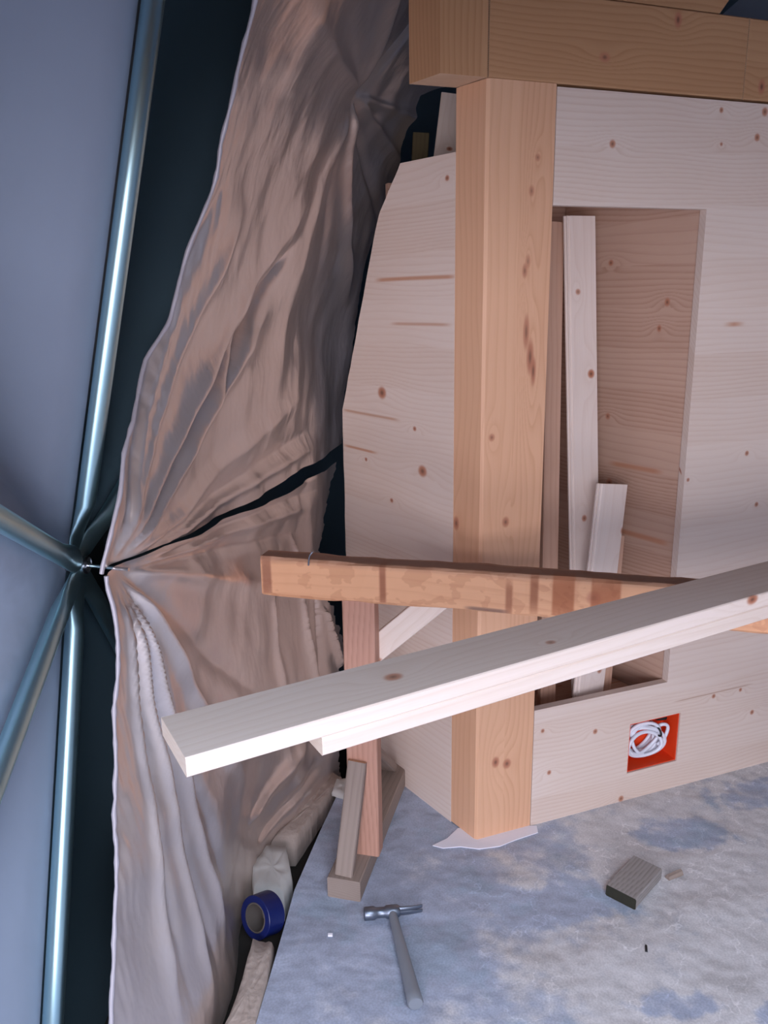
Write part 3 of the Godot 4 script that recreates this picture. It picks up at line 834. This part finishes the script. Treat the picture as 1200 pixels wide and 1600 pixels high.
func build_niche_boards():
	var fl := 0.307
	lean(extrude(tongue_profile(0.098, 0.016), 1.405, 1.45, 0.26), [M.lining, M.endgrain_pale], niche(0.265, fl, 0.13), niche(0.257, 1.70, 0.27), WN, "lining_board", "tallest white tongue-and-groove board leaning in the niche", 0.049)
	lean(extrude(tongue_profile(0.108, 0.016), 0.67, 1.45, 0.26, 0.3, 0.1), [M.lining, M.endgrain_pale], niche(0.215, fl, 0.055), niche(0.305, 0.975, 0.115), WN + WD * 0.1, "lining_board", "short white grooved board in front of the tall one", 0.054)
	lean(extrude(tongue_profile(0.07, 0.014), 0.50, 1.45, 0.26, 0.6, 0.2), [M.batten, M.endgrain], niche(0.285, fl, 0.09), niche(0.347, 0.795, 0.15), WN, "lining_board", "shorter offcut peeking out right of the short white board", 0.035)
	lean(extrude(rect_profile(0.052, 0.02, 0.002), 1.40, 1.4, 0.2), [M.batten, M.endgrain], niche(0.115, fl, 0.11), niche(0.20, 1.68, 0.30), WN, "wood_batten", "narrow tan batten leaning in the niche next to the post", 0.026)

# ------------------------------------------------------------------ orange box with cable
func build_box():
	var b := thing("junction_box", "orange installation box set into the panel below the opening", "box", WA)
	b.transform = Transform3D(Basis(WD, Vector3.UP, WN), WA)
	var x0 := 0.332; var x1 := 0.513; var y0 := 0.095; var y1 := 0.256
	var bp := part("back_plate", plate([x0, x1], [y0, y1], [], -0.072, -0.068, Vector2(1, 1)), M.orange, b)
	bp.position.z = 0.0
	for k in [[x0, x0 + 0.003, y0, y1], [x1 - 0.003, x1, y0, y1]]:
		part("side_wall", plate([k[0], k[1]], [k[2], k[3]], [], -0.068, -0.004, Vector2(1, 1)), M.orange, b)
	part("bottom_wall", plate([x0 + 0.003, x1 - 0.003], [y0, y0 + 0.003], [], -0.068, -0.004, Vector2(1, 1)), M.orange, b)
	part("top_wall", plate([x0 + 0.003, x1 - 0.003], [y1 - 0.003, y1], [], -0.068, -0.004, Vector2(1, 1)), M.orange, b)
	var c := thing("cable_coil", "coiled white cable stuffed into the orange box", "cable", Vector3.ZERO)
	c.transform = Transform3D(Basis(WD, Vector3.UP, WN), WA)
	var loops := [[0.396, 0.182, 0.062, 0.052, 0.10], [0.398, 0.182, 0.062, 0.056, 0.0], [0.394, 0.176, 0.058, 0.052, -0.15], [0.400, 0.172, 0.064, 0.050, -0.25], [0.404, 0.180, 0.058, 0.044, 0.2], [0.410, 0.168, 0.064, 0.046, -0.35], [0.422, 0.168, 0.066, 0.044, -0.5], [0.398, 0.186, 0.060, 0.048, 0.3], [0.400, 0.165, 0.062, 0.040, -0.1]]
	for i in loops.size():
		var l: Array = loops[i]
		var path := []
		for k in 29:
			var a := TAU * k / 28.0
			var p := Vector2(cos(a) * l[2], sin(a) * l[3]).rotated(l[4])
			path.append(Vector3(l[0] + p.x, l[1] + p.y, -0.054 + 0.0046 * i + 0.006 * sin(a * 2.0 + i)))
		part("loop", sweep(path, 0.0055, 8, false), M.cable, c)
	part("tie", sweep(smooth_path([Vector3(0.432, 0.228, -0.06), Vector3(0.445, 0.215, -0.012), Vector3(0.450, 0.190, -0.006), Vector3(0.440, 0.188, -0.05)]), 0.003, 6), M.black, c)
	part("tail", sweep(smooth_path([Vector3(0.44, 0.205, -0.03), Vector3(0.468, 0.219, -0.02), Vector3(0.488, 0.205, -0.02), Vector3(0.480, 0.170, -0.022), Vector3(0.455, 0.150, -0.022)]), 0.0055, 8), M.cable, c)
	part("plug", sweep([Vector3(0.43, 0.243, -0.045), Vector3(0.455, 0.241, -0.03), Vector3(0.482, 0.236, -0.028)], [Vector2(0.007, 0.007), Vector2(0.011, 0.011), Vector2(0.009, 0.009)], 10), M.black, c)

# ------------------------------------------------------------------ things on the floor
func build_floor_things():
	# white paper under the post
	var outline := PackedVector2Array([Vector2(0.122, 1.956), Vector2(0.165, 1.985), Vector2(0.20, 2.03), Vector2(0.30, 2.04), Vector2(0.43, 2.035), Vector2(0.428, 2.005), Vector2(0.36, 1.975), Vector2(0.31, 1.948), Vector2(0.25, 1.938), Vector2(0.20, 1.949), Vector2(0.15, 1.944)])
	var paper := part("paper_sheet", slab(outline, 0.0, 0.0025, Vector2(1, 1)), M.paper, self)
	place(paper, Vector3(0, 0.0005, 0), Vector3(1, 0, 0), Vector3(0, 0, -1), Vector3.UP)
	tag(paper, "white paper sheet trapped under the corner post", "paper")
	# hammer
	var h := thing("hammer", "claw hammer with grey handle lying on the bare floor", "hammer", Vector3(0.004, 0, -1.690))
	var hd := part("head", lathe([Vector2(0.002, -0.0705), Vector2(0.0145, -0.070), Vector2(0.016, -0.067), Vector2(0.016, -0.044), Vector2(0.0125, -0.038), Vector2(0.0125, -0.018), Vector2(0.0155, -0.014), Vector2(0.0155, 0.014), Vector2(0.012, 0.02)], 18), M.head, h)
	hd.position = Vector3(0, 0.0165, 0); hd.rotation_degrees.y = 6.0
	for s in [-1, 1]:
		var path := []; var rad := []
		for i in 8:
			var t := i / 7.0
			path.append(Vector3(0.014 + 0.062 * t, 0.0165 + s * (0.003 + 0.004 * t) - 0.003 * t * t, -0.012 * t * t - 0.001))
			rad.append(Vector2(lerpf(0.006, 0.0022, t), lerpf(0.011, 0.006, t)))
		part("claw", sweep(path, rad, 8), M.head, h)
	var hp := []; var hr := []
	var hdir := Vector3(0.048, 0, 0.275)
	for k in [[-0.03, 0.0105], [0.08, 0.0105], [0.25, 0.0115], [0.5, 0.0135], [0.75, 0.0150], [0.92, 0.0165], [0.985, 0.0172], [1.0, 0.0150]]:
		hp.append(Vector3(0, 0.0172, 0) + hdir * k[0]); hr.append(Vector2(k[1] * 1.05, k[1]))
	part("handle", sweep(hp, hr, 14), M.handle, h)
	# small block with dark end and its splinter
	var x := Vector3(0.064, 0, 0.047).normalized()   # along the dark end
	var z := Vector3(-x.z, 0, x.x)
	var blk := part("wood_block", extrude(rect_profile(0.032, 0.082, 0.003), 0.150, 0.6, 0.26, 0.1, 0.1, 6, 0.002, 9), [M.block, M.endgrain_dark], self)
	var run := Vector3(0.102, 0, -0.110).normalized()
	blk.transform = Transform3D(Basis(run, Vector3.UP, Vector3(-run.z, 0, run.x)), Vector3(0.614, 0.0015, -1.697))
	tag(blk, "grey wood block with a dark sawn end on the dusty floor", "wood block")
	var spl := part("wood_splinter", extrude(PackedVector2Array([Vector2(0, 0), Vector2(0.012, -0.002), Vector2(0.014, -0.012), Vector2(0.0, -0.016)]), 0.05, 0.6, 0.26, 0.3, 0.3, 5, 0.004, 4), [M.grey_wood, M.grey_wood], self)
	spl.transform = Transform3D(Basis(Vector3.UP, 0.45).rotated(Vector3.UP, 0.0), Vector3(0.735, 0.001, -1.80))
	tag(spl, "brown wood splinter beside the far end of the grey block", "splinter")
	var chip := part("plaster_chip", extrude(PackedVector2Array([Vector2(0, 0), Vector2(0.004, -0.001), Vector2(0.005, -0.006), Vector2(0, -0.008)]), 0.011, 1, 1, 0, 0, 2, 0.001, 2), M.paper, self)
	chip.position = Vector3(-0.152, 0.0005, -1.628)
	tag(chip, "tiny white chip on bare floor left of the hammer", "chip")
	var chip2 := part("bark_chip", extrude(PackedVector2Array([Vector2(0, 0), Vector2(0.004, -0.001), Vector2(0.005, -0.005), Vector2(0, -0.006)]), 0.018, 1, 1, 0, 0, 2, 0.001, 5), M.black, self)
	chip2.position = Vector3(0.603, 0.0005, -1.565); chip2.rotation_degrees.y = 75
	tag(chip2, "tiny dark chip on the dusty floor before the grey block", "chip")

# ------------------------------------------------------------------ along the slab edge
func lump(pts: PackedVector2Array, h0: float, h1: float, seed_: int) -> ArrayMesh:
	# irregular flat piece: outline in (x, -z), rounded rim, uneven top
	var st := begin()
	st.set_smooth_group(0)
	var mid := Vector2.ZERO
	for p in pts: mid += p
	mid /= pts.size()
	var fine := PackedVector2Array()
	for i in pts.size():
		for k in 6:
			var p := pts[i].lerp(pts[(i + 1) % pts.size()], k / 6.0)
			fine.append(p + (p - mid).normalized() * 0.004 * n_low.get_noise_2d(p.x * 60.0 + seed_, p.y * 60.0))
	var rings := [[1.0, h0], [1.02, lerpf(h0, h1, 0.6)], [0.93, h1], [0.6, h1], [0.25, h1], [0.0, h1]]
	var rr := []
	for r in rings:
		var row := []
		for p in fine:
			var q: Vector2 = mid + (p - mid) * r[0]
			var up := 0.0 if r[1] == h0 else 0.006 * n_low.get_noise_2d(q.x * 35.0 + seed_, q.y * 35.0)
			row.append(Vector3(q.x, r[1] + up, -q.y))
		rr.append(row)
	for r in rr.size() - 1:
		for i in fine.size():
			var j := (i + 1) % fine.size()
			var q := [rr[r][i], rr[r][j], rr[r + 1][j], rr[r + 1][i]]
			var hint: Vector3 = (q[0] + q[1]) * 0.5 - Vector3(mid.x, h0 - 0.05, -mid.y)
			var nn: Vector3 = (q[2] - q[0]).cross(q[1] - q[0])
			if nn.length() < 1e-12: nn = (q[3] - q[0]).cross(q[1] - q[0])
			for o in ([0, 1, 2, 0, 2, 3] if nn.dot(hint) >= 0.0 else [0, 2, 1, 0, 3, 2]):
				st.set_uv(Vector2(q[o].x, q[o].z) * 4.0); st.add_vertex(q[o])
	st.generate_normals()
	return st.commit()

func build_edging():
	var e1 := part("edge_strip", lump(PackedVector2Array([Vector2(-0.375, 1.30), Vector2(-0.345, 1.45), Vector2(-0.333, 1.63), Vector2(-0.283, 1.62), Vector2(-0.282, 1.50), Vector2(-0.296, 1.30)]), -0.07, 0.004, 3), M.foam, self)
	tag(e1, "pale edging strip along the slab in front of the tape roll", "edging", "edging along the slab")
	var e2 := part("edge_lump", lump(PackedVector2Array([Vector2(-0.355, 1.77), Vector2(-0.372, 1.86), Vector2(-0.345, 1.95), Vector2(-0.285, 1.94), Vector2(-0.262, 1.84), Vector2(-0.275, 1.76)]), -0.07, 0.022, 5), M.plaster, self)
	tag(e2, "white plaster lump at the slab edge behind the tape roll", "rubble", "edging along the slab")
	var e3 := part("edge_strip", lump(PackedVector2Array([Vector2(-0.340, 1.965), Vector2(-0.275, 2.12), Vector2(-0.185, 2.33), Vector2(-0.145, 2.30), Vector2(-0.215, 2.12), Vector2(-0.268, 1.97)]), -0.07, 0.010, 7), M.foam, self)
	tag(e3, "pale edging strip running back towards the trestle leg", "edging", "edging along the slab")
	var e4 := part("edge_stone", lump(PackedVector2Array([Vector2(-0.175, 2.20), Vector2(-0.165, 2.27), Vector2(-0.115, 2.27), Vector2(-0.11, 2.21), Vector2(-0.14, 2.18)]), 0.0, 0.018, 11), M.plaster, self)
	tag(e4, "small mortar crumb on the slab left of the trestle leg", "rubble", "edging along the slab")
	var t := thing("tape_roll", "blue tape roll standing on edge against the slab", "tape roll", Vector3(-0.318, -0.004, -1.668))
	var ax := Vector3(-0.62, 0.30, 0.72).normalized()
	var yv := (Vector3.UP - ax * ax.y).normalized()
	t.transform = Transform3D(Basis(ax, yv, ax.cross(yv)), Vector3(-0.318, 0.012, -1.690))
	part("tape", ring_mesh(0.036, 0.052, 0.052), M.blue, t)
	part("core", ring_mesh(0.032, 0.036, 0.052), M.card, t)

func ring_mesh(r0: float, r1: float, w: float) -> ArrayMesh:
	var st := begin()
	st.set_smooth_group(0)
	var n := 40
	var prof := [Vector2(r0, -w / 2), Vector2(r1 - 0.001, -w / 2), Vector2(r1, -w / 2 + 0.001), Vector2(r1, w / 2 - 0.001), Vector2(r1 - 0.001, w / 2), Vector2(r0, w / 2)]
	for i in prof.size():
		var a: Vector2 = prof[i]; var b: Vector2 = prof[(i + 1) % prof.size()]
		st.set_smooth_group(i)
		for k in n:
			var t0 := TAU * k / n; var t1 := TAU * (k + 1) / n
			var q := [Vector3(a.y, cos(t0) * a.x, sin(t0) * a.x), Vector3(a.y, cos(t1) * a.x, sin(t1) * a.x), Vector3(b.y, cos(t1) * b.x, sin(t1) * b.x), Vector3(b.y, cos(t0) * b.x, sin(t0) * b.x)]
			var out2 := Vector2(a.y - b.y, b.x - a.x)    # outward in (radius, x)
			var m2 := (a + b) * 0.5 - Vector2((r0 + r1) * 0.5, 0)
			if out2.dot(m2) < 0.0: out2 = -out2
			var tm := (t0 + t1) * 0.5
			var hint := Vector3(out2.y, cos(tm) * out2.x, sin(tm) * out2.x)
			var nn: Vector3 = (q[2] - q[0]).cross(q[1] - q[0])
			for o in ([0, 1, 2, 0, 2, 3] if nn.dot(hint) >= 0.0 else [0, 2, 1, 0, 3, 2]):
				st.set_uv(Vector2(float(k) / n, i)); st.add_vertex(q[o])
	st.generate_normals()
	return st.commit()
